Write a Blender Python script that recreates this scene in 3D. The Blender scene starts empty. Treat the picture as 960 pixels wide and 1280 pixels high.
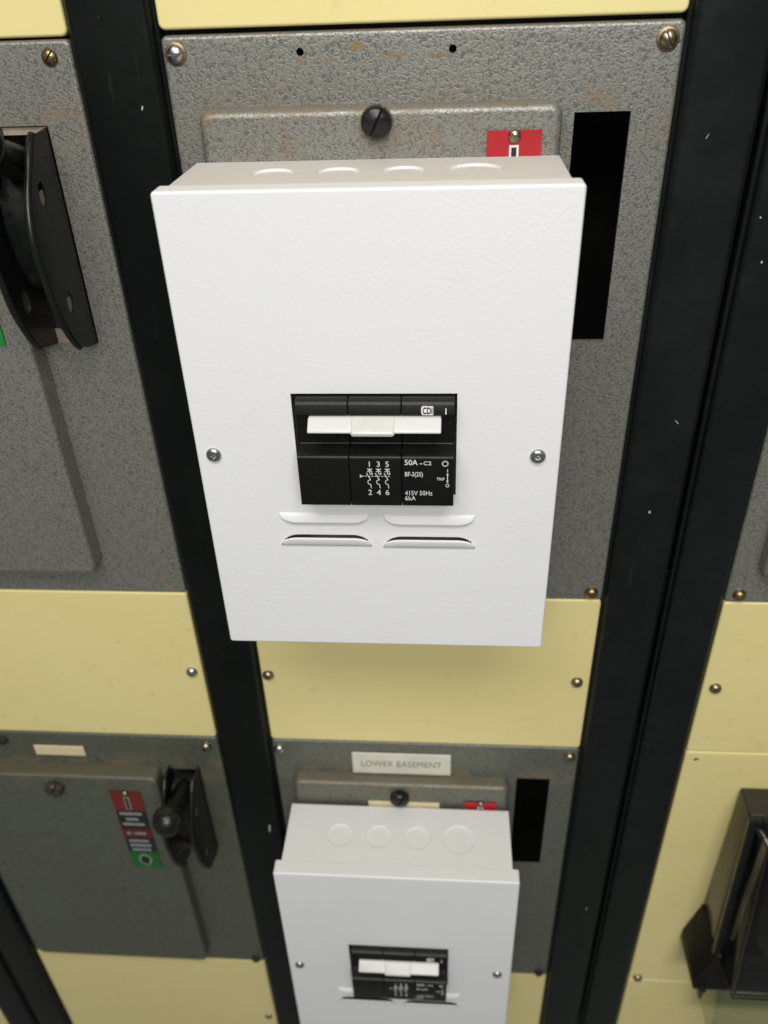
import bpy, bmesh, math, random
from mathutils import Vector, Matrix
random.seed(7)
S = bpy.context.scene
COL = S.collection

# ------------------------------------------------------------------ camera
cam_d = bpy.data.cameras.new('camera')
cam = bpy.data.objects.new('camera', cam_d)
COL.objects.link(cam)
cam.location = (0.0166266, -0.5111048, 0.4227617)
cam.rotation_euler = (0.9834475, 0.0322784, 0.0656663)
cam_d.sensor_fit = 'VERTICAL'
cam_d.sensor_height = 36.0
cam_d.lens = 36.0 * 1030.917 / 1280.0
cam_d.clip_start = 0.01
cam_d.clip_end = 50
cam_d.dof.use_dof = True
cam_d.dof.focus_distance = 0.50
cam_d.dof.aperture_fstop = 6.2
S.camera = cam

# ------------------------------------------------------------------ room light
W = bpy.data.worlds.new('World')
S.world = W
W.use_nodes = True
W.node_tree.nodes['Background'].inputs[0].default_value = (0.93, 0.95, 0.88, 1)
W.node_tree.nodes['Background'].inputs[1].default_value = 0.160

def area_lamp(name, loc, target, sx, sy, power, color):
    l = bpy.data.lights.new(name, 'AREA')
    l.shape = 'RECTANGLE'; l.size = sx; l.size_y = sy
    l.energy = power; l.color = color
    o = bpy.data.objects.new(name, l)
    COL.objects.link(o)
    o.location = loc
    o.rotation_euler = (Vector(target) - Vector(loc)).to_track_quat('-Z', 'Y').to_euler()
    return o
area_lamp('ceiling_lamp', (-0.05, -0.95, 1.42), (0.02, 0, 0.05), 1.3, 0.45, 16.2, (1.0, 0.985, 0.955))
area_lamp('ceiling_lamp', (0.15, -1.95, 1.30), (0.0, 0, -0.15), 1.3, 0.45, 25.5, (1.0, 0.985, 0.96))

S.view_settings.view_transform = 'Standard'
S.view_settings.look = 'None'
S.view_settings.exposure = 0
S.view_settings.gamma = 1

# ------------------------------------------------------------------ materials
class NT:
    def __init__(s, name):
        s.m = bpy.data.materials.new(name); s.m.use_nodes = True
        s.t = s.m.node_tree; s.b = s.t.nodes['Principled BSDF']
        s.out = s.t.nodes['Material Output']
    def n(s, typ, **kw):
        nd = s.t.nodes.new(typ)
        for k, v in kw.items():
            if k in ('operation', 'feature', 'blend_type', 'data_type', 'distance', 'noise_dimensions', 'interpolation_type'): setattr(nd, k, v)
            else:
                key = int(k[1:]) if k[0] == 'i' and k[1:].isdigit() else k.replace('_', ' ')
                nd.inputs[key].default_value = v
        return nd
    def l(s, a, b): s.t.links.new(a, b)
    def coords(s, jitter=True):
        tc = s.t.nodes.new('ShaderNodeTexCoord')
        if not jitter: return tc.outputs['Object']
        oi = s.t.nodes.new('ShaderNodeObjectInfo')
        mu = s.n('ShaderNodeMath', operation='MULTIPLY', i1=3.7); s.l(oi.outputs['Random'], mu.inputs[0])
        ad = s.t.nodes.new('ShaderNodeVectorMath'); ad.operation = 'ADD'
        s.l(tc.outputs['Object'], ad.inputs[0]); s.l(mu.outputs[0], ad.inputs[1])
        return ad.outputs[0]
    def noise(s, co, scale, detail=2, rough=0.5, dist=0.0):
        nd = s.n('ShaderNodeTexNoise', Scale=scale, Detail=detail, Roughness=rough, Distortion=dist)
        s.l(co, nd.inputs['Vector']); return nd.outputs['Fac']
    def ramp(s, fac, pts):
        r = s.t.nodes.new('ShaderNodeValToRGB'); e = r.color_ramp.elements
        while len(e) < len(pts): e.new(0.5)
        for el, (p, c) in zip(e, pts):
            el.position = p; el.color = (c, c, c, 1) if not isinstance(c, tuple) else (*c, 1)
        s.l(fac, r.inputs[0]); return r.outputs[0]
    def mix(s, fac, a, b):
        m = s.t.nodes.new('ShaderNodeMix'); m.data_type = 'RGBA'
        for sock, v in ((m.inputs[0], fac), (m.inputs[6], a), (m.inputs[7], b)):
            if hasattr(v, 'is_output'): s.l(v, sock)
            elif isinstance(v, (int, float)): sock.default_value = v
            else: sock.default_value = (*v, 1)
        return m.outputs[2]
    def math(s, op, a, b=0.0):
        m = s.t.nodes.new('ShaderNodeMath'); m.operation = op
        for sock, v in ((m.inputs[0], a), (m.inputs[1], b)):
            if hasattr(v, 'is_output'): s.l(v, sock)
            else: sock.default_value = v
        return m.outputs[0]
    def bump(s, h, strength, dist):
        b = s.n('ShaderNodeBump', Strength=strength, Distance=dist); s.l(h, b.inputs['Height'])
        s.l(b.outputs[0], s.b.inputs['Normal'])
    def set(s, base=None, rough=None, metal=None, **kw):
        for k, v in (('Base Color', base), ('Roughness', rough), ('Metallic', metal)):
            if v is None: continue
            if hasattr(v, 'is_output'): s.l(v, s.b.inputs[k])
            elif k == 'Base Color': s.b.inputs[k].default_value = (*v, 1)
            else: s.b.inputs[k].default_value = v
        for k, v in kw.items(): s.b.inputs[k.replace('_', ' ')].default_value = v
        return s.m

M = {}
def hammer(name, spots=(), k=1.0, metal=.50, tint=(1, 1, 1)):
    n = NT(name); co = n.coords()
    wv = n.n('ShaderNodeTexNoise', Scale=300.0, Detail=1.0); n.l(co, wv.inputs['Vector'])
    mx = n.t.nodes.new('ShaderNodeVectorMath'); mx.operation = 'MULTIPLY_ADD'
    n.l(wv.outputs['Color'], mx.inputs[0]); mx.inputs[1].default_value = (.005, .005, .005); n.l(co, mx.inputs[2])
    cell = n.noise(mx.outputs[0], 640, 1.5, .5, .4)
    h = n.ramp(cell, [(.36, 0.0), (.56, 1.0)])
    fine = n.noise(mx.outputs[0], 900, 2)
    big = n.noise(co, 9, 4, 0.6)
    c1 = n.mix(h, tuple(v * k * q for q, v in zip(tint, (.180, .180, .162))), tuple(v * k * q for q, v in zip(tint, (.312, .312, .282))))
    c2 = n.mix(n.ramp(big, [(.40, 0.0), (.70, 1.0)]), c1, n.mix(h, tuple(v * k * q for q, v in zip(tint, (.172, .167, .146))), tuple(v * k * q for q, v in zip(tint, (.300, .292, .256)))))
    st = n.noise(co, 42, 5, 0.7, 0.6)
    gx = n.t.nodes.new('ShaderNodeSeparateXYZ'); tc = n.t.nodes.new('ShaderNodeTexCoord'); n.l(tc.outputs['Object'], gx.inputs[0])
    # rust creeping along the top edge of the door
    up = n.n('ShaderNodeMapRange'); up.inputs[1].default_value = -.072; up.inputs[2].default_value = -.044; n.l(gx.outputs[2], up.inputs[0])
    dn = n.n('ShaderNodeMapRange'); dn.inputs[1].default_value = -.022; dn.inputs[2].default_value = -.038; n.l(gx.outputs[2], dn.inputs[0])
    f = n.math('MULTIPLY', n.ramp(st, [(.46, 0.0), (.70, .80)]), n.math('MULTIPLY', up.outputs[0], dn.outputs[0]))
    c2 = n.mix(f, c2, (.185, .120, .055))
    met = n.math('SUBTRACT', metal, n.math('MULTIPLY', f, .7))
    ge = n.t.nodes.new('ShaderNodeNewGeometry'); gn = n.t.nodes.new('ShaderNodeSeparateXYZ'); n.l(ge.outputs['True Normal'], gn.inputs[0])
    du = n.math('MULTIPLY', n.ramp(gn.outputs[2], [(.35, 0.0), (.85, 1.0)]), n.ramp(st, [(.3, .45), (.65, .85)]))
    c2 = n.mix(du, c2, tuple(v * k * q for q, v in zip(tint, (.215, .175, .125))))      # brown dust lying on upward faces
    met = n.math('MULTIPLY', met, n.math('SUBTRACT', 1.0, n.math('MULTIPLY', du, .8)))
    # rust spots with a place of their own
    tot = None
    for x, z, rx, rz, k in spots:
        dx = n.math('MULTIPLY', n.math('SUBTRACT', gx.outputs[0], x), 1 / rx); dz = n.math('MULTIPLY', n.math('SUBTRACT', gx.outputs[2], z), 1 / rz)
        d = n.math('ADD', n.math('MULTIPLY', dx, dx), n.math('MULTIPLY', dz, dz))
        d = n.math('ADD', d, n.math('MULTIPLY', n.math('SUBTRACT', n.noise(co, 260, 4, .7), .5), 3.2))
        g = n.math('MULTIPLY', n.ramp(d, [(.25, 1.0), (1.0, 0.0)]), k)
        tot = g if tot is None else n.math('MAXIMUM', tot, g)
    if tot is not None:
        c2 = n.mix(tot, c2, (.215, .140, .045)); met = n.math('MULTIPLY', met, n.math('SUBTRACT', 1.0, tot))
    n.bump(n.math('ADD', h, n.math('MULTIPLY', fine, .35)), 0.25, 0.00055)
    return n.set(c2, n.ramp(fine, [(.3, .36), (.7, .48)]), met, Specular_IOR_Level=0.5)
M['hammer'] = hammer('hammered_grey_paint', (), .93)
M['hammer_left'] = hammer('hammered_grey_paint_rust_spot', [(.1305, -.3865, .0035, .0030, .8), (.125, -.377, .004, .004, .4)], .93)
M['hammer_dark'] = hammer('hammered_grey_paint_darker', (), .66, .50, (.97, 1.02, .93))  # darker copy of the hammered grey, for the lower middle panel
M['hammer_darker'] = hammer('hammered_grey_paint_darker_olive', (), .54, .45, (.95, 1.03, .87))  # darker, greener copy of the hammered grey, for the lower left panel
M['hammer_rusty'] = hammer('hammered_grey_paint_rusty', [(-.0335, -.0075, .0045, .0028, .85), (-.049, -.0140, .004, .0022, .5), (-.012, -.0125, .012, .0022, .6), (.010, -.0130, .010, .0020, .55), (-.0640, -.0140, .003, .004, .45)], .86)

def yellow():
    n = NT('yellow_enamel'); co = n.coords()
    big = n.noise(co, 7, 3, .55)
    c = n.mix(n.ramp(big, [(.35, 0.0), (.7, 1.0)]), (.790, .685, .318), (.762, .653, .290))
    dirt = n.noise(co, 60, 6, .75)
    c = n.mix(n.math('MULTIPLY', n.ramp(dirt, [(.58, 0.0), (.76, 1.0)]), .34), c, (.36, .28, .11))
    mp = n.t.nodes.new('ShaderNodeMapping'); mp.inputs['Rotation'].default_value = (.3, .6, .2); mp.inputs['Scale'].default_value = (1, 1, .06); n.l(co, mp.inputs[0])
    c = n.mix(n.math('MULTIPLY', n.ramp(n.noise(mp.outputs[0], 130, 3, .6), [(.70, 0.0), (.76, 1.0)]), .22), c, (.30, .24, .11))
    n.bump(n.noise(co, 160, 2), .12, .0006)
    return n.set(c, n.ramp(dirt, [(.3, .30), (.8, .45)]), 0.0)
M['yellow'] = yellow()

def black_paint(name='black_gloss_paint', k=1.0):
    n = NT(name); co = n.coords()
    d = n.noise(co, 16, 6, .7)
    mp = n.t.nodes.new('ShaderNodeMapping'); mp.inputs['Scale'].default_value = (1, 1, .12); n.l(co, mp.inputs[0])
    sc = n.noise(mp.outputs[0], 260, 3, .6)
    c = n.mix(n.math('MULTIPLY', n.ramp(d, [(.45, 0.0), (.8, 1.0)]), .5), tuple(v * k for v in (.0032, .0044, .0040)), tuple(v * k for v in (.0085, .0105, .0098)))
    c = n.mix(n.math('MULTIPLY', n.ramp(sc, [(.66, 0.0), (.74, 1.0)]), .10), c, (.12, .12, .11))
    v = n.n('ShaderNodeTexVoronoi', Scale=30.0); n.l(co, v.inputs['Vector'])
    keep = n.ramp(n.noise(co, 23, 1), [(.60, 0.0), (.62, 1.0)])
    c = n.mix(n.math('MULTIPLY', n.ramp(v.outputs['Distance'], [(.035, 1.0), (.05, 0.0)]), keep), c, (.55, .55, .52))
    n.bump(n.noise(co, 120, 3), .10, .0008)
    return n.set(c, n.ramp(d, [(.3, .30), (.8, .50)]), 0.0, Specular_IOR_Level=0.22)
M['post'] = black_paint()
M['post_reflect'] = black_paint('black_paint_painted_reflection', 1.9)  # lighter black stands in for the brighter room mirrored in the right posts

def powder(name, dust_col, dust_amt):
    n = NT(name); co = n.coords()
    a = n.noise(co, 460, 2, .5, .3); b = n.noise(co, 13, 2)
    k = n.ramp(b, [(.33, .25), (.66, 1.0)])
    n.bump(n.math('MULTIPLY', n.ramp(a, [(.35, 0.0), (.68, 1.0)]), k), .17, .00050)
    base = n.mix(n.ramp(n.noise(co, 5, 3), [(.3, 0.0), (.7, 1.0)]), (.812, .814, .828), (.788, .790, .804))
    base = n.mix(n.math('MULTIPLY', n.ramp(n.noise(co, 24, 6, .72, .5), [(.56, 0.0), (.80, 1.0)]), .16), base, (.50, .48, .43))
    ge = n.t.nodes.new('ShaderNodeNewGeometry'); sx = n.t.nodes.new('ShaderNodeSeparateXYZ'); n.l(ge.outputs['True Normal'], sx.inputs[0])
    up = n.ramp(sx.outputs[2], [(.90, 0.0), (.985, 1.0)])
    f = n.math('MULTIPLY', up, n.ramp(n.noise(co, 48, 6, .7), [(.25, dust_amt * .75), (.72, dust_amt)]))
    return n.set(n.mix(f, base, dust_col), n.mix(f, (.42, .42, .42), (.9, .9, .9)), 0.0)
M['white_dusty'] = powder('white_powder_coat_dusty', (.50, .450, .390), .78)
M['white'] = powder('white_powder_coat', (.60, .585, .55), .45)

def simple(name, base, rough=.4, metal=0.0, var=.0, vs=200, bump=0.0, **kw):
    n = NT(name); co = n.coords()
    ns = n.noise(co, vs, 4, .6)
    dark = tuple(c * (1 - var) for c in base)
    c = n.mix(n.ramp(ns, [(.32, 0.0), (.68, 1.0)]), dark, base)
    if bump: n.bump(ns, bump, .0005)
    lo, hi = max(.02, rough - .08), min(1, rough + .10)
    return n.set(c, n.ramp(ns, [(.3, lo), (.7, hi)]), metal, **kw)
M['breaker'] = simple('black_moulded_plastic', (.0075, .0076, .0074), .36, 0, .25, 900, .08, Specular_IOR_Level=.27)
M['toggle'] = simple('ivory_white_plastic', (.68, .675, .65), .28, 0, .03, 80, .02)
M['toggle_worn'] = simple('worn_ivory_plastic', (.65, .635, .585), .30, 0, .07, 90, .03)
M['steel'] = simple('zinc_plated_steel', (.60, .60, .58), .26, 1, .35, 420, .1)
M['brass'] = simple('tarnished_brass', (.43, .31, .16), .34, 1, .55, 380, .2)
M['bronze'] = simple('dulled_nickel_brass', (.45, .37, .26), .30, 1, .45, 380, .15)
M['washer'] = simple('oxidised_brass_washer', (.33, .25, .14), .45, 1, .45, 420, .15)
M['knob'] = simple('blackened_steel', (.022, .022, .022), .28, .35, .4, 300, .15)
M['knob_brown'] = simple('browned_steel', (.13, .105, .075), .38, .7, .5, 300, .15)
M['bakelite'] = simple('black_bakelite', (.0085, .0100, .0092), .30, 0, .3, 130, .05, Specular_IOR_Level=.42)
M['slotdark'] = simple('screw_slot_dark', (.02, .016, .010), .7, .2)
M['interior'] = simple('unlit_cabinet_interior', (.006, .006, .006), .9)
M['rail'] = simple('black_frame_rail', (.008, .008, .008), .6)
M['tan'] = simple('primed_tan_metal', (.36, .29, .22), .55, 0, .30, 90, .1)
M['red'] = simple('red_enamel_label', (.42, .010, .017), .42, 0, .08, 120)
M['dred'] = simple('dark_red_enamel', (.34, .018, .016), .45, 0, .15, 120)
M['green'] = simple('green_enamel_label', (.008, .22, .035), .45, 0, .12, 120)
M['blk'] = simple('black_label_enamel', (.014, .013, .012), .45, 0, .2, 120)
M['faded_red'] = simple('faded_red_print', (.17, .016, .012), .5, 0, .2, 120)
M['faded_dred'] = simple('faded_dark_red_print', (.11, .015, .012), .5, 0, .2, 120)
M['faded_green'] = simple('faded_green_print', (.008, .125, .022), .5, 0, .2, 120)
M['faded_ink'] = simple('faded_white_print', (.30, .33, .31), .5, 0, .3, 400)
M['chip'] = simple('bare_metal_chip', (.55, .55, .52), .5, .2, .3, 900)
M['ink'] = simple('white_print', (.74, .74, .73), .5, 0, .10, 900)
M['ink_pale'] = simple('pale_print', (.50, .54, .52), .5, 0, .12, 900)
M['cream'] = simple('cream_plastic_label', (.72, .69, .58), .45, 0, .12, 60)
M['ivory'] = simple('yellowed_label', (.74, .64, .40), .45, 0, .12, 60)
M['engraved'] = simple('faded_engraved_letters', (.13, .12, .105), .6, 0, .35, 500)
M['meter'] = simple('brown_black_bakelite', (.026, .021, .0150), .15, 0, .3, 90, .05)
M['block'] = simple('dark_terminal_block', (.009, .008, .0065), .55, 0, .3, 90, .05, Specular_IOR_Level=.22)
M['dial'] = simple('aged_brass_plate', (.34, .25, .12), .4, .3, .3, 60)
def glass():
    n = NT('clear_glass'); n.t.nodes.remove(n.b)
    fr = n.n('ShaderNodeFresnel', IOR=1.5)
    tr = n.t.nodes.new('ShaderNodeBsdfTransparent'); tr.inputs[0].default_value = (.80, .86, .83, 1)
    gl = n.t.nodes.new('ShaderNodeBsdfGlossy'); gl.inputs['Roughness'].default_value = .06
    mx = n.t.nodes.new('ShaderNodeMixShader')
    n.l(fr.outputs[0], mx.inputs[0]); n.l(tr.outputs[0], mx.inputs[1]); n.l(gl.outputs[0], mx.inputs[2]); n.l(mx.outputs[0], n.out.inputs[0])
    return n.m
M['glass'] = glass()

# ------------------------------------------------------------------ mesh helpers
def obj(name, bm, mat, parent=None, loc=None, smooth=None):
    if isinstance(bm, bmesh.types.BMesh):
        bmesh.ops.recalc_face_normals(bm, faces=bm.faces)
        me = bpy.data.meshes.new(name); bm.to_mesh(me); bm.free()
        if smooth is not None:
            me.polygons.foreach_set('use_smooth', [True] * len(me.polygons))
            me.set_sharp_from_angle(angle=math.radians(smooth))
    else: me = bm
    if mat is not None and not me.materials: me.materials.append(M[mat])
    o = bpy.data.objects.new(name, me); COL.objects.link(o)
    if parent is not None: o.parent = parent
    if loc is not None: o.location = loc
    return o
def weigh(o):
    m = o.modifiers.new('face_weighted', 'WEIGHTED_NORMAL'); m.keep_sharp = True; m.weight = 100
    return o
def thing(name, label, cat, loc, group=None):
    o = bpy.data.objects.new(name, None); COL.objects.link(o)
    o.empty_display_size = .02; o.location = loc
    o['label'] = label; o['category'] = cat
    if group: o['group'] = group
    return o
def tag(o, label, cat, group=None):
    o['label'] = label; o['category'] = cat
    if group: o['group'] = group
    return o
def copy_tree(o, parent=None):
    c = o.copy(); COL.objects.link(c)
    if parent is not None: c.parent = parent
    for ch in list(o.children): copy_tree(ch, c)
    return c
def box(bm, x0, x1, y0, y1, z0, z1, bev=0.0, seg=2):
    r = bmesh.ops.create_cube(bm, size=1.0)
    vs = r['verts']
    for v in vs:
        v.co = Vector((x0 + (v.co.x + .5) * (x1 - x0), y0 + (v.co.y + .5) * (y1 - y0), z0 + (v.co.z + .5) * (z1 - z0)))
    if bev:
        es = list({e for v in vs for e in v.link_edges})
        bmesh.ops.bevel(bm, geom=es, offset=bev, segments=seg, affect='EDGES', profile=.5)
    return bm
def prism_x(bm, prof, x0, x1, bev=0.0, seg=1):
    """closed profile of (y,z) swept along x"""
    a = [bm.verts.new((x0, y, z)) for y, z in prof]; b = [bm.verts.new((x1, y, z)) for y, z in prof]
    n = len(prof); fs = [bm.faces.new(a), bm.faces.new(b[::-1])]
    for i in range(n): fs.append(bm.faces.new((a[i], b[i], b[(i + 1) % n], a[(i + 1) % n])))
    if bev:
        es = list({e for f in fs for e in f.edges})
        bmesh.ops.bevel(bm, geom=es, offset=bev, segments=seg, affect='EDGES', profile=.5)
    return bm
def prism_y(bm, prof, y0, y1):
    a = [bm.verts.new((x, y0, z)) for x, z in prof]; b = [bm.verts.new((x, y1, z)) for x, z in prof]
    n = len(prof); bm.faces.new(a); bm.faces.new(b[::-1])
    for i in range(n): bm.faces.new((a[i], b[i], b[(i + 1) % n], a[(i + 1) % n]))
    return bm
def lathe_y(bm, prof, n=24, cx=0.0, cz=0.0, wob=None):
    """profile of (radius, y) turned round the y axis"""
    rings = []
    for r, y in prof:
        if r < 1e-7: rings.append([bm.verts.new((cx, y, cz))])
        else:
            ring = []
            for i in range(n):
                t = 2 * math.pi * i / n
                rr = r * (wob(t, r) if wob else 1.0)
                ring.append(bm.verts.new((cx + rr * math.cos(t), y, cz + rr * math.sin(t))))
            rings.append(ring)
    for a, b in zip(rings, rings[1:]):
        for i in range(n):
            j = (i + 1) % n
            if len(a) == 1 and len(b) > 1: bm.faces.new((a[0], b[i], b[j]))
            elif len(b) == 1 and len(a) > 1: bm.faces.new((a[i], a[j], b[0]))
            elif len(a) > 1: bm.faces.new((a[i], a[j], b[j], b[i]))
    return bm
def plate(x0, x1, z0, z1, yf, depth, holes=(), t=.0016, rc=.003, rf=.0014, bm=None):
    """sheet-metal tray: front face at yf with real holes, outer edge folded back by depth"""
    bm = bm or bmesh.new()
    xs, zs = {x0, x1}, {z0, z1}; rects = []
    for h in holes:
        if h[0] == 'r': _, a, b, c, d = h
        else:
            _, cx, cz, r = h; k = r * 1.35; a, b, c, d = cx - k, cx + k, cz - k, cz + k
        xs |= {a, b}; zs |= {c, d}; rects.append((a, b, c, d))
    xs, zs = sorted(xs), sorted(zs); V = {}
    def gv(i, j):
        if (i, j) not in V: V[i, j] = bm.verts.new((xs[i], yf, zs[j]))
        return V[i, j]
    def solid(i, j):
        if not (0 <= i < len(xs) - 1 and 0 <= j < len(zs) - 1): return False
        cx, cz = (xs[i] + xs[i + 1]) / 2, (zs[j] + zs[j + 1]) / 2
        return not any(a < cx < b and c < cz < d for a, b, c, d in rects)
    for i in range(len(xs) - 1):
        for j in range(len(zs) - 1):
            if solid(i, j): bm.faces.new((gv(i, j), gv(i + 1, j), gv(i + 1, j + 1), gv(i, j + 1)))
    def wall(p, q, d):
        bm.faces.new((p, q, bm.verts.new((q.co.x, yf + d, q.co.z)), bm.verts.new((p.co.x, yf + d, p.co.z))))
    for h, (a, b, c, d) in zip(holes, rects):
        if h[0] == 'r':
            ia, ib, ic, id_ = xs.index(a), xs.index(b), zs.index(c), zs.index(d)
            for i in range(ia, ib):
                if solid(i, ic - 1): wall(gv(i, ic), gv(i + 1, ic), t)
                if solid(i, id_): wall(gv(i, id_), gv(i + 1, id_), t)
            for j in range(ic, id_):
                if solid(ia - 1, j): wall(gv(ia, j), gv(ia, j + 1), t)
                if solid(ib, j): wall(gv(ib, j), gv(ib, j + 1), t)
        else: circle_patch(bm, h[1], h[2], h[3], a, b, c, d, lambda u, v, dd: (u, yf + dd, v), t)
    # outer skirt
    nx, nz = len(xs) - 1, len(zs) - 1
    per = [(i, 0) for i in range(nx)] + [(nx, j) for j in range(nz)] + [(i, nz) for i in range(nx, 0, -1)] + [(0, j) for j in range(nz, 0, -1)]
    fr = [gv(*p) for p in per]; bk = [bm.verts.new((v.co.x, yf + depth, v.co.z)) for v in fr]
    n = len(fr)
    for i in range(n): bm.faces.new((fr[i], fr[(i + 1) % n], bk[(i + 1) % n], bk[i]))
    bm.verts.ensure_lookup_table()
    def corner(v): return (abs(v.co.x - x0) < 1e-7 or abs(v.co.x - x1) < 1e-7) and (abs(v.co.z - z0) < 1e-7 or abs(v.co.z - z1) < 1e-7)
    bmesh.ops.recalc_face_normals(bm, faces=bm.faces)
    if rc:
        es = [e for e in bm.edges if corner(e.verts[0]) and corner(e.verts[1]) and abs(e.verts[0].co.y - e.verts[1].co.y) > depth * .9]
        bmesh.ops.bevel(bm, geom=es, offset=rc, segments=4, affect='EDGES', profile=.5)
    if rf:
        bmesh.ops.recalc_face_normals(bm, faces=bm.faces); bm.normal_update()
        es = []
        for e in bm.edges:
            if len(e.link_faces) != 2: continue
            m = (e.verts[0].co + e.verts[1].co) / 2
            if abs(m.y - yf) > 1e-6: continue
            ny = sorted(abs(f.normal.y) for f in e.link_faces)
            if ny[0] > .2 or ny[1] < .9: continue
            if min(m.x - x0, x1 - m.x, m.z - z0, z1 - m.z) < (rc or 0) * .6 + 1e-6: es.append(e)
        bmesh.ops.bevel(bm, geom=es, offset=rf, segments=3, affect='EDGES', profile=.5)
    return bm
def circle_patch(bm, cx, cz, r, a, b, c, d, put, t, n=32):
    sq, ci, bk = [], [], []
    for i in range(n):
        th = 2 * math.pi * (i + .5) / n; ux, uz = math.cos(th), math.sin(th)
        k = (b - a) / 2 / max(abs(ux), abs(uz))
        sq.append((cx + ux * k, cz + uz * k)); ci.append((cx + ux * r, cz + uz * r))
    # keep true square corners
    S_ = [bm.verts.new(put(*p, 0)) for p in sq]; C_ = [bm.verts.new(put(*p, 0)) for p in ci]; B_ = [bm.verts.new(put(*p, t)) for p in ci]
    for i in range(n):
        j = (i + 1) % n
        pi, pj = sq[i], sq[j]
        if abs(pi[0] - pj[0]) > 1e-9 and abs(pi[1] - pj[1]) > 1e-9:   # segment spans a corner
            q = (a if cx > (pi[0] + pj[0]) / 2 else b, c if cz > (pi[1] + pj[1]) / 2 else d)
            bm.faces.new((S_[i], bm.verts.new(put(*q, 0)), S_[j], C_[j], C_[i]))
        else: bm.faces.new((S_[i], S_[j], C_[j], C_[i]))
        bm.faces.new((C_[i], C_[j], B_[j], B_[i]))

_text = {}
def text_mesh(body, size, bold=0.0):
    cu = bpy.data.curves.new('lettering', 'FONT'); cu.body = body; cu.size = size
    cu.extrude = .00004; cu.offset = bold; cu.resolution_u = 3
    o = bpy.data.objects.new('lettering', cu); COL.objects.link(o)
    bpy.context.view_layer.update()
    me = bpy.data.meshes.new_from_object(o.evaluated_get(bpy.context.evaluated_depsgraph_get()))
    bpy.data.objects.remove(o); bpy.data.curves.remove(cu)
    return me
def add_text(bm, body, x, z, h, y, width=None, bold=0.0, center=False):
    """lettering of cap height h, lower-left at x,z, facing -y"""
    me = text_mesh(body, h / .70, bold * h)
    xs = [v.co.x for v in me.vertices]; w = max(xs) - min(xs); x_min = min(xs)
    k = (width / w) if width else 1.0
    off = x - (w * k / 2 if center else 0)
    start = len(bm.verts)
    bm.from_mesh(me); bm.verts.ensure_lookup_table()
    for v in bm.verts[start:]:
        px, py, pz = v.co
        v.co = Vector((off + (px - x_min) * k, y - pz, z + py))
    bpy.data.meshes.remove(me)
def stroke(bm, pts, w, y, th=.00008):
    """flat printed line through (x,z) points"""
    for (xa, za), (xb, zb) in zip(pts, pts[1:]):
        d = Vector((xb - xa, zb - za)); L = d.length
        if L < 1e-9: continue
        d /= L; n = Vector((-d.y, d.x)) * w / 2; e = d * w * .3
        q = [(xa - e.x + n.x, za - e.y + n.y), (xb + e.x + n.x, zb + e.y + n.y), (xb + e.x - n.x, zb + e.y - n.y), (xa - e.x - n.x, za - e.y - n.y)]
        prism_y(bm, q, y - th, y + th)
def ringline(bm, cx, cz, rx, rz, w, y, n=20):
    pts = [(cx + rx * math.cos(2 * math.pi * i / n), cz + rz * math.sin(2 * math.pi * i / n)) for i in range(n + 1)]
    stroke(bm, pts, w, y)

# ------------------------------------------------------------------ screw prototypes (shared meshes)
def slotted_head(r, h, slot_w, slot_d, edge=0.0, n=24, wob=None):
    bm = bmesh.new()
    for sgn in (-1, 1):
        b2 = bmesh.new()
        prof = [(r, .0)]
        if edge: prof.append((r, -edge))
        for k in range(1, 6):
            a = k / 5 * math.pi / 2
            prof.append((r * math.cos(a) if k < 5 else 0.0, -edge - (h - edge) * math.sin(a)))
        lathe_y(b2, prof, n, wob=wob)
        bmesh.ops.bisect_plane(b2, geom=b2.verts[:] + b2.edges[:] + b2.faces[:], plane_co=(0, 0, sgn * slot_w / 2), plane_no=(0, 0, -sgn), clear_outer=True)
        bmesh.ops.contextual_create(b2, geom=[e for e in b2.edges if e.is_boundary and abs(e.verts[0].co.z - sgn * slot_w / 2) < 1e-6 and abs(e.verts[1].co.z - sgn * slot_w / 2) < 1e-6])
        me = bpy.data.meshes.new('tmp'); b2.to_mesh(me); b2.free(); bm.from_mesh(me); bpy.data.meshes.remove(me)
    lathe_y(bm, [(r * .93, 0), (r * .93, -(h - slot_d) * .6), (0, -(h - slot_d) * .6)], n)
    return bm
def finish(name, bm, mat, smooth=40):
    bmesh.ops.recalc_face_normals(bm, faces=bm.faces)
    me = bpy.data.meshes.new(name); bm.to_mesh(me); bm.free()
    me.polygons.foreach_set('use_smooth', [True] * len(me.polygons)); me.set_sharp_from_angle(angle=math.radians(smooth))
    me.materials.append(M[mat]); return me
ME = {}
for k in ('brass', 'steel', 'bronze', 'slotdark'):
    ME['screw_' + k] = finish('screw', slotted_head(.0047, .0030, .0010, .0016), k)
    ME['dome_' + k] = finish('dome_screw', lathe_y(bmesh.new(), [(.0051, 0), (.0051, -.0009), (.0046, -.0026), (.0033, -.0039), (.0016, -.0045), (0, -.0046)], 24), k)
ME['washer'] = finish('washer', lathe_y(bmesh.new(), [(.0060, .0), (.0060, -.0006), (.0056, -.0009), (.0, -.0009)], 28), 'washer')
knurl = lambda t, r: 1 + .035 * (1 if int(t / (2 * math.pi) * 64 + .5) % 2 else -1) * (r > .0070)
ME['thumb'] = finish('thumb_screw', slotted_head(.0085, .0095, .0016, .0022, .0055, 64, knurl), 'knob', 35)
ME['thumb_brown'] = ME['thumb'].copy(); ME['thumb_brown'].materials[0] = M['knob_brown']
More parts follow.
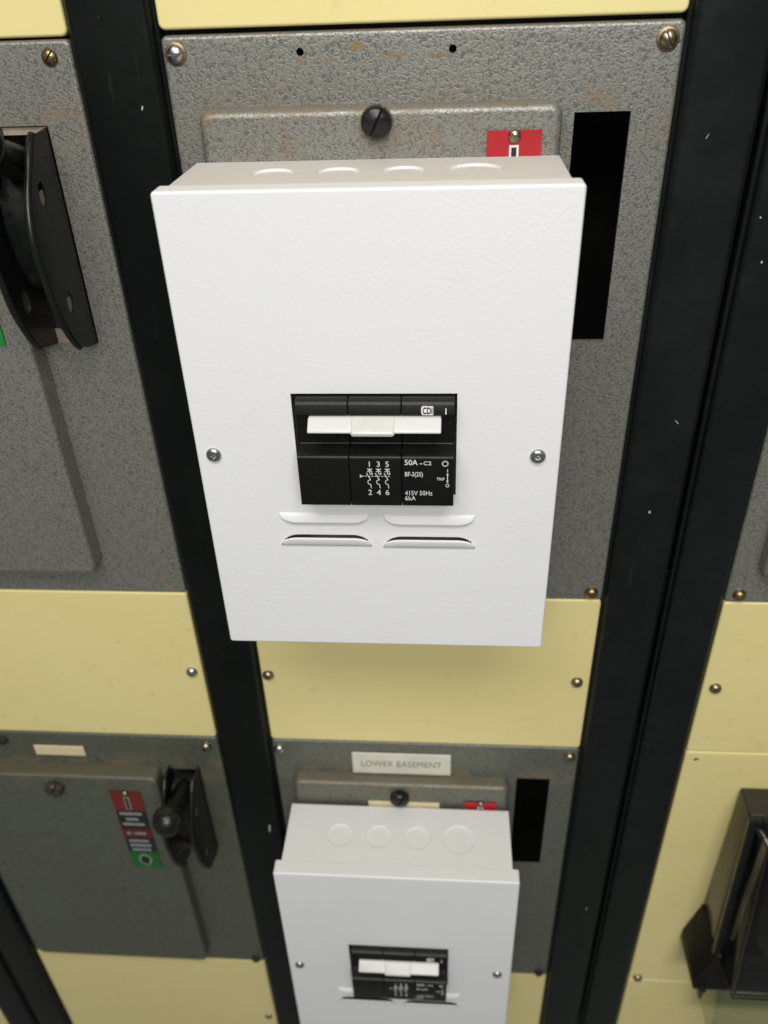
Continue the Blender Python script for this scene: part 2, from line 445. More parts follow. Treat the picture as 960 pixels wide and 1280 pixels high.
def pan_recess():
    bm = bmesh.new()
    w = lambda t, r: 1 + (.22 * math.cos(6 * t) if r < .0018 else 0)
    lathe_y(bm, [(.0047, 0), (.0047, -.0008), (.0041, -.0019), (.0029, -.0025), (.00165, -.0025), (.00145, -.0013), (.0006, -.0012), (.0005, -.0017), (0, -.0017)], 36, wob=w)
    return bm
ME['lid_screw'] = finish('lid_screw', pan_recess(), 'steel', 35)

def add_screw(parent, kind, x, z, y=0.0, rot=0.0, washer=True):
    s = obj('screw', ME[kind], None, parent, (x, y, z)); s.rotation_euler = (random.uniform(-.05, .05), rot, random.uniform(-.05, .05))
    if washer:
        w = obj('washer', ME['washer'], None, s, (0, .0006, 0)); s.location.y = y - .0009
        w.location.y = .0009
    return s

# ------------------------------------------------------------------ the setting: dark inside of the switchboard
bm = bmesh.new()
box(bm, -1.0, .75, .20, .21, -1.1, .75)
s = obj('cabinet_interior', bm, 'interior'); s['kind'] = 'structure'

ROW_T, ROW_M, ROW_N, ROW_B = .3938, 0.0, -.1732, -.5662
PW = .280
BAYS = {'far': -.850, 'left': -.474, 'mid': -.140, 'right': .2362}

# cross rails behind the joints between the plates
bm = bmesh.new()
for z in (ROW_T + .0015, ROW_M, ROW_N, ROW_B):
    box(bm, -1.0, .75, .010, .022, z - .022, z + .022, .001, 1)
s = obj('frame_rail', bm, 'rail'); s['kind'] = 'structure'

# ------------------------------------------------------------------ frame posts
def post(x0, x1, label, dy=0.0, paint='post'):
    t = thing('frame_post', label, 'post', ((x0 + x1) / 2, 0, -1.0), 'black steel frame posts')
    w = (x1 - x0) / 2; f = -.0055 + dy
    prof = [(-w + .0012, .012), (-w + .0012, .002), (-w + .0036, .0012), (-w + .0040, f + .0022), (-w + .0064, f), (w - .0064, f), (w - .0040, f + .0022), (w - .0036, .0012), (w - .0012, .002), (w - .0012, .012)]
    bm = bmesh.new()
    a = [bm.verts.new((x, y, 0.0)) for x, y in prof]; b = [bm.verts.new((x, y, 1.7)) for x, y in prof]
    n = len(prof)
    for i in range(n): bm.faces.new((a[i], a[(i + 1) % n], b[(i + 1) % n], b[i]))
    bm.faces.new(a); bm.faces.new(b[::-1])
    es = [e for e in bm.edges if abs(e.verts[0].co.z - e.verts[1].co.z) > 1]
    bmesh.ops.bevel(bm, geom=es, offset=.0011, segments=3, affect='EDGES', profile=.5)
    obj('channel', bm, paint, t, smooth=50)
    return t
posts = [
    post(-.194, -.140, 'glossy black steel post left of the white enclosures'),
    post(.1400, .1893, 'black steel post right of the big white enclosure, left half of a pair', 0.0, 'post_reflect'),
    post(.1897, .2362, 'black steel post beside the yellow panels with the meter, right half of a pair', .0012, 'post_reflect'),
    post(-.5690, -.5216, 'black steel post crossing the bottom left corner, outer one', .0012),
    post(-.5212, -.4740, 'black steel post crossing the bottom left corner beside dark grey panel'),
]
# bare-metal chips in the black paint, at their places
def chip(p, x, z, w, h, y, rot=0.0):
    bm = bmesh.new(); pts = []
    for k in range(9):
        a = 2 * math.pi * k / 9; r = random.uniform(.75, 1.15); pts.append((w * r * math.cos(a), h * r * math.sin(a)))
    prism_y(bm, pts, -.00006, .00006)
    o = obj('paint_chip', bm, 'chip', p, (x - p.location.x, y - .00005, z - p.location.z)); o.rotation_euler = (0, rot, 0)
chip(posts[1], .1645, .0873, .0011, .0013, -.0055); chip(posts[0], -.1557, -.2994, .0009, .0075, -.0055, .12)
chip(posts[2], .2047, .2665, .0007, .0009, -.0043); chip(posts[2], .1985, .2926, .0006, .0007, -.0043); chip(posts[0], -.1560, .3588, .0005, .0013, -.0055, .3)
chip(posts[1], .1600, .3371, .0002, .0016, -.0055, .5); chip(posts[1], .1720, .160, .0003, .0022, -.0055, -.8)

# ------------------------------------------------------------------ yellow blanking panels
def blank(bay, z0, z1, label, screws=(), holes=()):
    x0 = BAYS[bay]
    t = thing('blank_panel', label, 'panel', (x0 + PW / 2, 0, z1), 'yellow blanking panels')
    hs = [('c', x - x0 - PW / 2, z - z1, r) for x, z, r in holes]
    weigh(obj('plate', plate(-PW / 2 - .0012, PW / 2 + .0012, z0 - z1, 0, 0, .010, hs, rc=.0035, rf=.0018), 'yellow', t, smooth=40))
    for kind, x, z in screws: add_screw(t, kind, x - x0 - PW / 2, z - z1, 0, random.uniform(0, 3), False)
    return t
G = .0004
blank('mid', ROW_T + .0022, .56, 'yellow panel above the big white enclosure at the top edge')
blank('left', ROW_T + .0008, .56, 'yellow panel in the top left corner')
blank('mid', ROW_N + G, ROW_M - G, 'yellow panel between the two white enclosures with a dome screw at each side', [('dome_bronze', -.1345, -.0899), ('dome_bronze', .1304, -.0896)])
blank('left', ROW_N + G, ROW_M - G, 'yellow panel left of the black post with small drilled holes', [('dome_steel', -.2022, -.0882)], [(-.3931, -.1523, .0013), (-.2983, -.1658, .0014), (-.206, -.030, .0008)])
blank('left', -.95, ROW_B - G, 'yellow panel at the bottom left under the dark grey switch panel', [('screw_bronze', -.2021, -.7006)])
blank('mid', -.95, ROW_B - G, 'yellow panel behind the lower white enclosure at the bottom')
blank('right', ROW_N + G, ROW_M - G, 'yellow panel above the meter with one dome screw', [('dome_bronze', .2453, -.0927)])
blank('right', ROW_B + G, ROW_N - G, 'tall yellow panel that carries the black meter', [('dome_bronze', .2447, -.5601)], [(.2454, -.1841, .0024)])
blank('right', -.95, ROW_B - G, 'yellow panel below the meter in the bottom right corner')
blank('far', -.95, ROW_B - G, 'sliver of yellow panel in the bottom left corner beyond the double post')

# ------------------------------------------------------------------ grey switch panels
def label_strip(panel, x0, x1, z0, z1, y, inks):
    """red / black / dark red / black / green on-off plate, drawn as flat print on a thin plate"""
    base = obj('indicator_plate', box(bmesh.new(), x0, x1, y - .0008, y + .0002, z0, z1), 'blk', panel)
    H = z1 - z0; yy = y - .0009
    def band(name, mat, a, b):
        obj(name, box(bmesh.new(), x0, x1, yy - .0003, yy, z1 - b * H, z1 - a * H), mat, base)
    band('red_band', inks[0], 0, .238); band('dark_red_band', inks[1], .475, .59); band('green_band', inks[2], .79, 1)
    w = x1 - x0; cx = (x0 + x1) / 2
    bm = bmesh.new(); y2 = yy - .0004
    for i, (f, a, b) in enumerate(((.275, .12, .86), (.345, .28, .70), (.41, .12, .86), (.635, .14, .82), (.695, .14, .86), (.755, .16, .82))):
        zc = z1 - f * H; xx = x0 + a * w
        while xx < x0 + b * w - .0004:
            l = random.uniform(.0012, .0034); e = min(xx + l, x0 + b * w)
            prism_y(bm, [(xx, zc - .0019), (e, zc - .0019), (e, zc + .0019), (xx, zc + .0019)], y2 - .0001, y2 + .0001); xx = e + .00025
    for a, b, hh in ((.16, .26, .0022), (.30, .36, .0006), (.42, .50, .0018), (.52, .60, .0023), (.62, .68, .0026), (.70, .80, .0020)):
        zc = z1 - .532 * H
        prism_y(bm, [(x0 + a * w, zc - hh), (x0 + b * w, zc - hh * .8), (x0 + b * w, zc + hh), (x0 + a * w, zc + hh * .7)], y2 - .0001, y2 + .0001)
    obj('printed_marking', bm, inks[3], base)
    bm = bmesh.new()      # outlined bar on red, outlined ring on green
    zb0, zb1 = z1 - .215 * H, z1 - .062 * H
    prism_y(bm, [(cx - .0026, zb0), (cx + .0026, zb0), (cx + .0026, zb1), (cx - .0026, zb1)], y2 - .0001, y2 + .0001)
    obj('bar_symbol', bm, inks[4], base); bm = bmesh.new()
    zc = z1 - .895 * H
    prism_y(bm, [(cx + .0066 * math.cos(k * math.pi / 12), zc + .0088 * math.sin(k * math.pi / 12)) for k in range(24)], y2 - .0001, y2 + .0001)
    obj('ring_symbol', bm, inks[4], base)
    bm = bmesh.new(); y3 = y2 - .0003
    prism_y(bm, [(cx - .0014, zb0 + .0012), (cx + .0014, zb0 + .0012), (cx + .0014, zb1 - .0012), (cx - .0014, zb1 - .0012)], y3 - .0001, y3 + .0001)
    obj('bar_core', bm, 'blk', base); bm = bmesh.new()
    prism_y(bm, [(cx + .0048 * math.cos(k * math.pi / 12), zc + .0068 * math.sin(k * math.pi / 12)) for k in range(24)], y3 - .0001, y3 + .0001)
    obj('ring_core', bm, 'blk', base)
    sc = add_screw(base, 'screw_bronze', cx, z1 - .0030, y - .0012, .9, False); sc.scale = (.78, .78, .78)

def switch_panel(bay, z1, label, holes=(), screws=(), strip=0.0, paint='hammer', knob=True, liner=False, door_label=None, low=False, dd=.0133, inks=('red', 'dred', 'green', 'ink_pale', 'ink')):
    x0 = BAYS[bay]; cx = x0 + PW / 2
    t = thing('isolator_switch', label, 'switch panel', (cx, 0, z1), 'hammered grey switch panels')
    zb = -.3936
    slot = ('r', .0870, .1180, -.1776, -.0432)
    hs = [slot] + [('c', x - cx, z - z1, r) for x, z, r in holes]
    weigh(obj('plate', plate(-PW / 2 - .0013, PW / 2 + .0013, zb, 0, 0, .010, hs, t=.0026, rc=.0034, rf=.0022), paint, t, smooth=40))
    # raised door with rounded edges
    dt, db, kz, sz = (-.0428, -.3690, -.0575, -.0618) if low else (-.0361, -.3612, -.0431, -.0494)
    bm = plate(-.1232, .0794, db, dt, -dd, dd - .0002, (), rc=.0065, rf=.0030 if liner else .0046)
    d = weigh(obj('door', bm, paint, t, smooth=50))
    if knob: k = obj('thumb_screw', ME['thumb_brown' if inks[0] != 'red' else 'thumb'], None, d, (-.0224, -dd, kz)); k.rotation_euler = (0, math.radians(-62), 0)
    if strip is not None: label_strip(t, .0384 + strip, .0685 + strip, sz - .1216, sz, -dd, inks)
    for kind, x, z, ro, wa in screws: add_screw(t, kind, x - cx, z - z1, 0, ro, wa)
    if liner:
        bm = bmesh.new(); a, b, c, e = .0862, .1188, -.1784, -.0424
        for q in ((a, a + .0006, c, e), (b - .0006, b, c, e), (a, b, c, c + .0006), (a, b, e - .0006, e)): box(bm, q[0], q[1], .0022, .030, q[2], q[3])
        box(bm, a, b, .030, .0306, c, e)
        obj('slot_liner', bm, 'tan', t)
        obj('slot_flange', box(bmesh.new(), a, b, .0020, .0028, e - .0058, e + .002), liner, t)
        obj('slot_flange', box(bmesh.new(), a, b, .0020, .0028, c - .002, c + .0105), 'tan', t)
    if door_label:
        a, b, c, e = door_label; obj('door_label', box(bmesh.new(), a - cx, b - cx, -.0146, -.0130, c - z1, e - z1, .0003, 1), 'ivory', t)
    return t
z_up, z_lo = ROW_T - .0004, ROW_N - .0006
switch_panel('mid', z_up, 'rusty hammered grey panel behind the big white enclosure, with black slot and red tag',
    [(-.0644, .3837, .0021), (.0190, .3830, .0021)],
    [('screw_steel', -.1335, .3845, 0.0, True), ('screw_bronze', .1326, .3845, 1.15, True), ('dome_brass', .1322, .0078, 0, False)], paint='hammer_rusty')
pl = switch_panel('left', z_up, 'hammered grey panel at upper left with the black lever handle',
    (), [('screw_brass', -.2056, .3848, -.9, False)], strip=-.0052, liner='tan', dd=.0175, paint='hammer_left')
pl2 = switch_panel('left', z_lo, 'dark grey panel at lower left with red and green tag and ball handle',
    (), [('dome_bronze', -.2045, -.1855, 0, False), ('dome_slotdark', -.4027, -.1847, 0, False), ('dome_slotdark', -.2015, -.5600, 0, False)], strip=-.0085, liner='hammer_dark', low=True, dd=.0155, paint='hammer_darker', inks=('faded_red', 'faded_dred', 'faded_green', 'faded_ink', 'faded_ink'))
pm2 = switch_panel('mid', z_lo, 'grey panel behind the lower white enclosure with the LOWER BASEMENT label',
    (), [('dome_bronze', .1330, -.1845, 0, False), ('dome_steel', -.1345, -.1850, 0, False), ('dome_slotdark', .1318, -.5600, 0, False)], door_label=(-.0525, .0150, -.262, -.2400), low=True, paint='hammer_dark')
switch_panel('right', z_up, 'strip of grey panel at the right edge above the yellow panels', (), [('dome_brass', .2449, .0078, 0, False)], strip=None, knob=False)
# name labels
bm = bmesh.new(); box(bm, -.0668, .0252, -.0016, -.0002, -.2148, -.1868, .0004, 1)
lb = obj('name_label', bm, 'cream', pm2, (-(BAYS['mid'] + PW / 2), 0, -z_lo)); lb['label'] = 'cream label reading LOWER BASEMENT'
bm = bmesh.new(); add_text(bm, 'LOWER BASEMENT', -.0208, -.2048, .0082, -.00172, .0750, -.012, True)
obj('lettering', bm, 'engraved', lb)
bm = bmesh.new(); box(bm, -.3740, -.3250, -.0016, -.0002, -.2034, -.1905, .0004, 1)
lb2 = obj('name_label', bm, 'ivory', pl2, (-(BAYS['left'] + PW / 2), 0, -z_lo)); lb2['label'] = 'small blank yellowed label'

# ------------------------------------------------------------------ lever handles in the slots
def lever(panel, label, ky=1.0, dz=0.0):
    prof = [(.004, .0670), (-.018, .0660), (-.0335, .0490), (-.0440, .0330), (-.0495, .0125), (-.0470, -.0090), (-.0425, -.0300), (-.0300, -.0530), (-.0180, -.0615), (-.0030, -.0655), (.004, -.0655)]
    prof = [(y * ky if y < 0 else y, z + dz) for y, z in prof]
    # smooth the outline
    pts = []
    P = [Vector(p) for p in prof]
    for i in range(1, len(P) - 2):
        for k in range(4):
            u = k / 4; a, b, c, d = P[i - 1], P[i], P[i + 1], P[i + 2]
            pts.append(.5 * ((2 * b) + (c - a) * u + (2 * a - 5 * b + 4 * c - d) * u * u + (3 * b - a - 3 * c + d) * u ** 3))
    pts = [P[0]] + pts + [P[-2], P[-1]]
    lp = [(p.x * .62 + .001, p.y * .62 + .012) for p in pts]
    bm = bmesh.new(); prism_x(bm, lp, -.0112, .0112)
    t = obj('lever_handle', bm, 'bakelite', panel, (.1025, 0, -.1112), smooth=35); t['label'] = label
    for sx in (-1, 1):
        bm = bmesh.new()
        xo = sx * .0148; xi = sx * .0134
        lo, hi = min(xo, xi), max(xo, xi)
        holes = ((-.0262, .0355), (-.0252, -.0290))
        # cheek with two oval holes: triangulated ring fill
        import mathutils
        outer = [(p.x, p.y) for p in pts]
        loops = [outer]
        for hy, hz in holes: loops.append([(hy + .0046 * math.cos(2 * math.pi * k / 14), hz + .0070 * math.sin(2 * math.pi * k / 14)) for k in range(14)])
        for x in (lo, hi):
            es = []
            for lp in loops:
                vs = [bm.verts.new((x, y, z)) for y, z in lp]
                es += [bm.edges.new((vs[i], vs[(i + 1) % len(vs)])) for i in range(len(vs))]
            bmesh.ops.triangle_fill(bm, use_beauty=True, edges=es)
        bm.verts.ensure_lookup_table()
        tot = sum(len(l) for l in loops); base = 0
        for lp in loops:
            n = len(lp)
            for i in range(n):
                a, b = base + i, base + (i + 1) % n
                bm.faces.new((bm.verts[a], bm.verts[b], bm.verts[tot + b], bm.verts[tot + a]))
            base += n
        c = obj('cheek_plate', bm, 'bakelite', t, smooth=35)
        bm = bmesh.new()     # rolled outer rim
        rim = [p for p in pts if p.x < -.006 and p.y > -.060 + dz]
        rad = .0024; rings = []
        for i, p in enumerate(rim):
            a, b = rim[max(0, i - 1)], rim[min(len(rim) - 1, i + 1)]; d = (b - a).normalized(); n = Vector((-d.y, d.x))
            rings.append([bm.verts.new((sx * .0133 + rad * math.cos(q * math.pi / 5), p.x + n.x * rad * math.sin(q * math.pi / 5), p.y + n.y * rad * math.sin(q * math.pi / 5))) for q in range(10)])
        for A, B in zip(rings, rings[1:]):
            for q in range(10): bm.faces.new((A[q], A[(q + 1) % 10], B[(q + 1) % 10], B[q]))
        bm.faces.new(rings[0]); bm.faces.new(rings[-1])
        obj('rim', bm, 'bakelite', t, smooth=60)
        for hy, hz in (holes if sx > 0 else ()):      # tan metal seen through the holes
            b3 = bmesh.new(); box(b3, .0122, .0130, hy - .0058, hy + .0058, hz - .0085, hz + .0015)
            obj('hole_bush', b3, 'tan', t)
    a = Vector((0, .0, .043)); b = Vector((.0020, -.0600, .0690)); d = (b - a).normalized()
    q = Vector((0, -1, 0)).rotation_difference(d).to_matrix().to_4x4()
    bm = bmesh.new(); L = (b - a).length
    lathe_y(bm, [(0, .012), (.0108, .012), (.0108, 0), (.0098, -L * .40), (.0072, -L * .85), (.0070, -L)], 20)
    bmesh.ops.transform(bm, matrix=Matrix.Translation(a) @ q, verts=bm.verts); obj('arm', bm, 'bakelite', t, smooth=50)
    bm = bmesh.new()
    prof = [(.0068, .0150)] + [(.0142 * math.cos(k * math.pi / 14), -.0142 * math.sin(k * math.pi / 14)) for k in range(-4, 7)] + [(0, -.0142)]
    lathe_y(bm, prof, 28)
    bmesh.ops.transform(bm, matrix=Matrix.Translation(b) @ q, verts=bm.verts); obj('ball_knob', bm, 'bakelite', t, smooth=60)
    return t
lever(pl, 'black lever handle cut off by the left edge of the upper grey panel')
lever(pl2, 'black lever with round ball knob', .93, .004)

# ------------------------------------------------------------------ white breaker enclosures
LX0, LX1, LZ0, LZ1, LY = -.1325, .0842, .0284, .3310, -.0867
def enclosure(off, label, paint, body_paint):
    """built about the upper one, then moved by off"""
    t = thing('breaker_enclosure', label, 'enclosure', (0, 0, 0), 'white breaker enclosures')
    # lid with real openings
    open_ = ('r', -.0715, .0236, .1520, .2200)
    louv = []
    for x0, x1, ds in ((-.0868, -.0292, .0), (-.0213, .0362, -.0008)):
        louv.append((x0, x1, .1382 + ds, -1)); louv.append((x0, x1, .1143 + ds, 1))
    hs = [open_]
    for x0, x1, zb, d in louv:
        for k in range(1, 8):                      # slit with rounded ends, stepped finely
            e = k / 7 * .0105; c = math.sqrt(1 - (1 - k / 7) ** 2)
            za, zc = zb + d * .0010, zb + d * (.0010 + .0064 * c)
            hs.append(('r', x0 + .0008 + e, x1 - .0008 - e, min(za, zc), max(za, zc)))
    lid = weigh(obj('lid', plate(LX0, LX1, LZ0, LZ1, LY, .0130, hs, t=.0012, rc=.0022, rf=.0016), paint, t, smooth=45))
    for x0, x1, zb, d in louv:
        bm = bmesh.new(); nx, nt = 36, 6; g = []
        for i in range(nx + 1):
            u = i / nx; e = min(u, 1 - u) * (x1 - x0) / .0115
            c = math.sqrt(max(0.0, 1 - (1 - min(1, e)) ** 2))
            row = []
            for k in range(nt + 1):
                s_ = k / nt
                row.append(bm.verts.new((x0 + u * (x1 - x0), LY - .0003 - .0020 * c * math.sin(s_ * math.pi / 2) ** .9, zb + d * (.0066 * c * s_))))
            g.append(row)
        for i in range(nx):
            for k in range(nt): bm.faces.new((g[i][k], g[i + 1][k], g[i + 1][k + 1], g[i][k + 1]))
        o = obj('louvre', bm, paint, lid, smooth=60)
        m = o.modifiers.new('sheet', 'SOLIDIFY'); m.thickness = .0009; m.offset = 1 if d > 0 else -1
    for x in (-.1218, .0711): s = obj('lid_screw', ME['lid_screw'], None, lid, (x, LY, .1798)); s.rotation_euler = (0, random.random(), 0)
    # body: open-fronted box with pressed knock-outs in its top
    X0, X1, Z0, Z1, Y0, Y1 = LX0 + .0058, LX1 - .0056, LZ0 + .003, LZ1 - .0004, -.0137, LY + .0016
    kos = [(-.0772, .0117), (-.0415, .0117), (-.0065, .0117), (.0317, .0149)]; kc = -.0457
    bm = bmesh.new()
    def quad(*p): bm.faces.new([bm.verts.new(q) for q in p])
    rects = []
    xs = [X0]
    for cx, r in kos: k = r * 1.1; rects.append((cx - k, cx + k, kc - k, kc + k)); xs += [cx - k, cx + k]
    xs.append(X1)
    for i in range(len(xs) - 1):
        a, b = xs[i], xs[i + 1]
        if i % 2 == 0: quad((a, Y1, Z1), (b, Y1, Z1), (b, Y0, Z1), (a, Y0, Z1))
        else:
            _, _, c, d = rects[i // 2]
            quad((a, Y1, Z1), (b, Y1, Z1), (b, c, Z1), (a, c, Z1)); quad((a, d, Z1), (b, d, Z1), (b, Y0, Z1), (a, Y0, Z1))
            circle_patch(bm, kos[i // 2][0], kc, kos[i // 2][1], a, b, c, d, lambda u, v, dd: (u, v, Z1 - dd), .0014)
    quad((X0, Y1, Z0), (X1, Y1, Z0), (X1, Y0, Z0), (X0, Y0, Z0))
    for x in (X0, X1): quad((x, Y1, Z0), (x, Y0, Z0), (x, Y0, Z1), (x, Y1, Z1))
    quad((X0, Y0, Z0), (X1, Y0, Z0), (X1, Y0, Z1), (X0, Y0, Z1))
    body = obj('body', bm, body_paint, t)
    for cx, r in kos:
        bm = bmesh.new(); n = 40
        c0 = bm.verts.new((cx, kc, Z1 - .0014)); rr = []
        for k in range(n): th = 2 * math.pi * k / n; rr.append(bm.verts.new((cx + (r + .0004) * math.cos(th), kc + (r + .0004) * math.sin(th), Z1 - .00140)))
        for k in range(n): bm.faces.new((c0, rr[k], rr[(k + 1) % n]))
        obj('knockout', bm, body_paint, body)
    t.location = off
    return t
OFF2 = (.0012, -.0034, -.5742)
enclosure((0, 0, 0), 'big white steel enclosure in the middle with dusty top', 'white', 'white_dusty')
enclosure(OFF2, 'lower white steel enclosure under the LOWER BASEMENT label, cut by the bottom edge', 'white', 'white')

# ------------------------------------------------------------------ three-pole circuit breakers
def breaker(label):
    t = thing('circuit_breaker', label, 'breaker', (0, 0, 0), 'black three pole breakers')
    y = lambda p: LY - p
    prof = [(-.030, .2185), (.0035, .2190), (.0058, .2182), (.0072, .2166), (.0086, .2105), (.0050, .2095), (.0046, .1905), (.0085, .1892), (.0140, .1886), (.0158, .1878), (.0163, .1866), (.0163, .1552), (.0155, .1544), (-.030, .1544)]
    x0, x1 = -.0684, .0223
    cuts = [x0, -.0382, -.0079, x1]
    for a, b in zip(cuts, cuts[1:]):
        bm = prism_x(bmesh.new(), [(y(p), z) for p, z in prof], a + .00016, b - .00016, .00035, 1)
        obj('pole_module', bm, 'breaker', t, smooth=30)
    # white toggle bar over all three poles
    hb = [(.0040, .2094), (.0085, .2096), (.0100, .2090), (.0162, .2052), (.0172, .2040), (.0166, .2031), (.0040, .2031)]
    bar = obj('toggle_bar', prism_x(bmesh.new(), [(y(p), z) for p, z in hb], -.0608, .0146, .0007, 2), 'toggle', t, smooth=40)
    mb = [(.0060, .2097), (.0092, .2098), (.0108, .2091), (.0176, .2053), (.0188, .2038), (.0182, .2020), (.0060, .2020)]
    obj('grip', prism_x(bmesh.new(), [(y(p), z) for p, z in mb], -.0363, -.0113, .0016, 3), 'toggle_worn', bar, smooth=40)
    for cx in (-.051, -.0237, .006):       # toggle stems in the recess
        obj('toggle_stem', box(bmesh.new(), cx - .0055, cx + .0055, y(.0075), y(.0035), .1945, .2030, .0006, 1), 'breaker', t)
    # print on the lower face
    yf = y(.0163) - .00012
    bm = bmesh.new()
    add_text(bm, '50A', -.0061, .1829, .0034, yf, .0075, .018); add_text(bm, '-', .0026, .1828, .0030, yf, .0013, .02); add_text(bm, 'C2', .0047, .1829, .0024, yf, .0045, .012)
    add_text(bm, 'BF-3(25)', -.0060, .1753, .0029, yf, .0103, .012)
    add_text(bm, '415V 50Hz', -.0062, .1624, .0030, yf, .0160); add_text(bm, '6kA', -.0062, .1588, .0030, yf, .0062)
    add_text(bm, 'TRIP', .0122, .1727, .0018, yf, .0046, .01)
    obj('rating_print', bm, 'ink', t)
    bm = bmesh.new()
    ringline(bm, .0171, .1838, .00155, .0016, .0006, yf); stroke(bm, [(.0185, .1800), (.0185, .1785)], .0004, yf); stroke(bm, [(.0185, .1776), (.0185, .1712)], .0005, yf); ringline(bm, .0185, .1692, .0009, .0010, .0004, yf, 12)
    stroke(bm, [(.0180, .1722), (.0185, .1710), (.0190, .1722)], .0003, yf); stroke(bm, [(.0180, .1762), (.0185, .1774), (.0190, .1762)], .0003, yf)
    obj('position_print', bm, 'ink', t)
    bm = bmesh.new()
    for k, (a, b) in enumerate((('1', '2'), ('3', '4'), ('5', '6'))):
        cx = -.0264 + k * .0051
        add_text(bm, a, cx, .1816, .0036, yf, None, 0, True); add_text(bm, b, cx - .0003, .1624, .0036, yf, None, 0, True)
        lw = .00042
        stroke(bm, [(cx - .0013, .1802), (cx + .0013, .1782)], lw, yf); stroke(bm, [(cx + .0013, .1802), (cx - .0013, .1782)], lw, yf)
        stroke(bm, [(cx, .1804), (cx, .1770)], lw, yf)
        stroke(bm, [(cx + .0001, .1768), (cx + .0016, .1768)], lw, yf); stroke(bm, [(cx + .0012, .1776), (cx + .0012, .1764)], lw, yf)
        stroke(bm, [(cx - .0019, .1772), (cx + .0003, .1728)], lw, yf)
        hook = [(cx + .0003, .1728)] + [(cx + .0003 - .0017 * math.sin(q * math.pi / 6), .1712 - .0016 + .0016 * math.cos(q * math.pi / 6) + .0016) for q in range(0, 7)]
        hook += [(cx + .0003 + .0001, .1680), (cx + .0006, .1672)]
        stroke(bm, hook, lw, yf)
    xx = -.0312
    while xx < -.0160:
        stroke(bm, [(xx, .1752), (xx + .0011, .1752)], .0003, yf); xx += .0019
    stroke(bm, [(-.0320, .1760), (-.0320, .1744)], .0005, yf); stroke(bm, [(-.0320, .1758), (-.0309, .1752), (-.0320, .1746)], .0004, yf)
    obj('circuit_diagram_print', bm, 'ink', t)
    # maker's mark: outlined shield with the letters, on the sloping upper face
    sl = math.atan2(.0014, .0061)
    def on_upper(bm):
        for v in bm.verts:
            z = v.co.z; v.co.y = y(.0072 + (.2166 - z) / .0061 * .0014) - .00012 + (v.co.y - 0)
        return bm
    bm = bmesh.new()
    prism_y(bm, [(.0034, .2118), (.0042, .2108), (.0101, .2108), (.0101, .2157), (.0042, .2159), (.0034, .2150)], -.00006, .00006)
    mk = obj('maker_mark', on_upper(bm), 'ink', t)
    bm = bmesh.new(); add_text(bm, 'CDi', .0041, .2115, .0036, -.00016, .0056, .045)
    obj('mark_lettering', on_upper(bm), 'blk', mk)
    bm = bmesh.new(); prism_y(bm, [(.0169, .2112), (.0175, .2112), (.0175, .2146), (.0169, .2146)], -.00006, .00006)
    obj('on_mark', on_upper(bm), 'ink', t)
    return t
b1 = breaker('black three pole breaker with white toggle bar in the big white enclosure')
b2 = copy_tree(b1); b2.location = OFF2; b2['label'] = 'black three pole breaker with white toggle bar in the lower white enclosure'

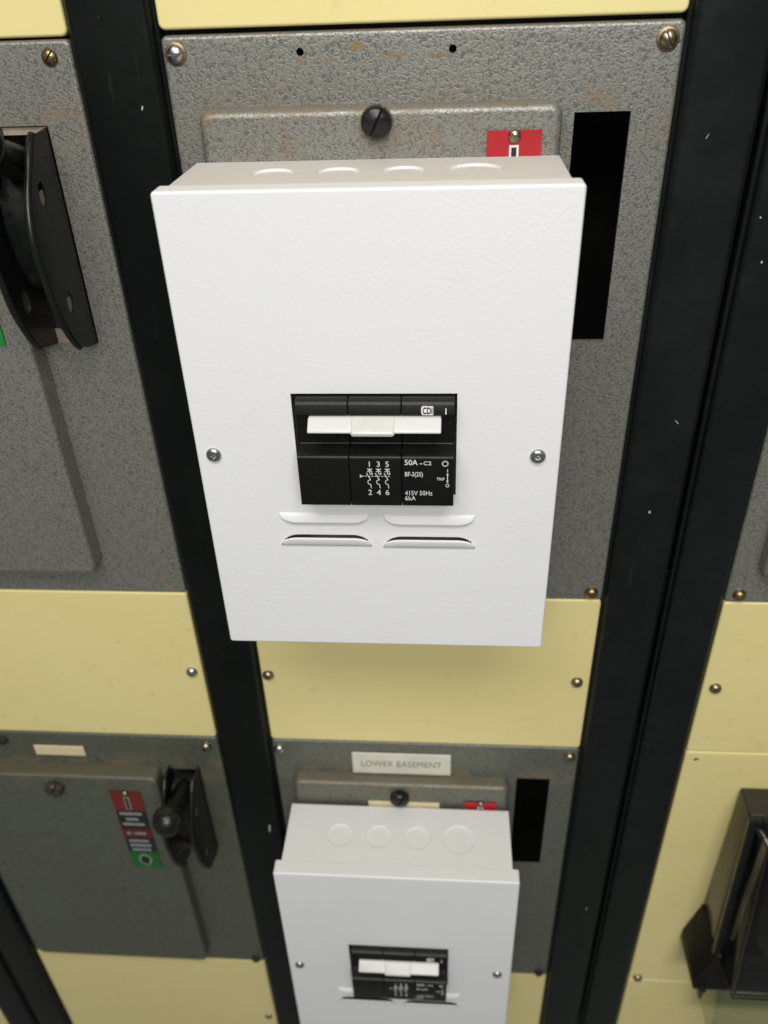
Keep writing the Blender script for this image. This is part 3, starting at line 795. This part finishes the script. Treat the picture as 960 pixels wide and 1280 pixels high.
# ------------------------------------------------------------------ electricity meter at the right edge
def meter():
    t = thing('electricity_meter', 'black meter with glass front on the yellow panel at the right edge', 'meter', (.2909, 0, -.2185))
    Wd, H = .150, .205
    bm = bmesh.new()
    prism_x(bm, [(-.0002, 0), (-.0310, -.0005), (-.0420, -H), (-.0002, -H)], 0, Wd, .003, 3)
    obj('case', bm, 'meter', t, smooth=45)
    # flange that carries the glass
    bm = bmesh.new(); f0, f1 = -.0325, -.0480
    def fr(s_, d): return f0 + (f1 - f0) * s_ - d
    for (xa, xb, za, zb) in ((-.002, .010, -H, .001), (Wd - .010, Wd + .002, -H, .001), (.010, Wd - .010, -.012, .001), (.010, Wd - .010, -H, -H + .016)):
        q = [(xa, za), (xb, za), (xb, zb), (xa, zb)]
        a = [bm.verts.new((x, fr(-z / H, -.002), z)) for x, z in q]; b = [bm.verts.new((x, fr(-z / H, .006), z)) for x, z in q]
        bm.faces.new(a); bm.faces.new(b[::-1])
        for i in range(4): bm.faces.new((a[i], b[i], b[(i + 1) % 4], a[(i + 1) % 4]))
    fl = obj('flange', bm, 'bakelite', t)
    m = fl.modifiers.new('edge', 'BEVEL'); m.width = .0016; m.segments = 2
    # dial plate and register inside
    obj('dial_plate', box(bmesh.new(), .012, .0185, -.0420, -.0405, -H + .022, -.020), 'dial', t)
    bm = bmesh.new(); pts = []
    for k in range(25):
        a = math.pi * (1 + k / 24); pts.append((.062 + .036 * math.cos(a), -H + .075 + .050 * math.sin(a)))
    pts = [(.026, -.03)] + pts + [(.098, -.03)]
    prism_y(bm, pts, -.062, -.044); obj('register_frame', bm, 'meter', t, smooth=40)
    # clear domed cover
    bm = bmesh.new(); x0, x1 = .004, Wd - .004
    ring0 = [(x0, -.0400, -.006), (x1, -.0400, -.006), (x1, -.0535, -H + .004), (x0, -.0535, -H + .004)]
    ring1 = [(x0 + .006, -.0560, -.012), (x1 - .006, -.0560, -.012), (x1 - .006, -.0860, -H - .002), (x0 + .006, -.0860, -H - .002)]
    A = [bm.verts.new(p) for p in ring0]; B = [bm.verts.new(p) for p in ring1]
    bm.faces.new(B)
    for i in range(4): bm.faces.new((A[i], A[(i + 1) % 4], B[(i + 1) % 4], B[i]))
    bmesh.ops.bevel(bm, geom=[e for e in bm.edges if not e.is_boundary], offset=.005, segments=4, affect='EDGES', profile=.5)
    g = obj('glass_cover', bm, 'glass', t, smooth=50)
    # moulded edge of the glass, seen as a thin dark line
    bm = bmesh.new()
    def bar(p, q, w=.0011):
        p, q = Vector(p), Vector(q); d = (q - p).normalized(); u = d.orthogonal().normalized() * w; v = d.cross(u)
        A_ = [bm.verts.new(p + u * math.cos(k * math.pi / 3) + v * math.sin(k * math.pi / 3)) for k in range(6)]; B_ = [bm.verts.new(q + u * math.cos(k * math.pi / 3) + v * math.sin(k * math.pi / 3)) for k in range(6)]
        bm.faces.new(A_); bm.faces.new(B_)
        for k in range(6): bm.faces.new((A_[k], A_[(k + 1) % 6], B_[(k + 1) % 6], B_[k]))
    for k in range(4): bar(ring1[k], ring1[(k + 1) % 4]); bar(ring0[k], ring1[k], .0008)
    e_ = obj('glass_edge', bm, 'meter', t); e_['kind'] = 'stuff'
    # terminal block with lug and sealing screw
    bm = bmesh.new(); prism_y(bm, [(-.0005, -.188), (-.0128, -.238), (-.0128, -.2535), (Wd + .0128, -.2535), (Wd + .0128, -.238), (Wd + .0005, -.188)], -.0560, -.0002)
    bmesh.ops.recalc_face_normals(bm, faces=bm.faces)
    bmesh.ops.bevel(bm, geom=bm.edges[:], offset=.0016, segments=2, affect='EDGES', profile=.5)
    tb = obj('terminal_block', bm, 'block', t, smooth=45)
    bm = bmesh.new(); lathe_y(bm, [(.0040, 0), (.0040, -.004), (.0034, -.006), (0, -.0066)], 18); obj('sealing_screw', bm, 'knob', tb, (-.0055, -.0560, -.245), 40)
    bm = bmesh.new(); box(bm, -.0065, -.0035, -.0605, -.0535, -.2625, -.2500, .0005, 1); obj('sealing_tab', bm, 'knob', tb)
    bm = bmesh.new(); box(bm, .0190, Wd - .012, -.0570, -.004, -.345, -.2552, .002, 2)
    tc = obj('terminal_cover', bm, 'glass', t, smooth=45)
    return t
meter()
S.render.engine = 'CYCLES'
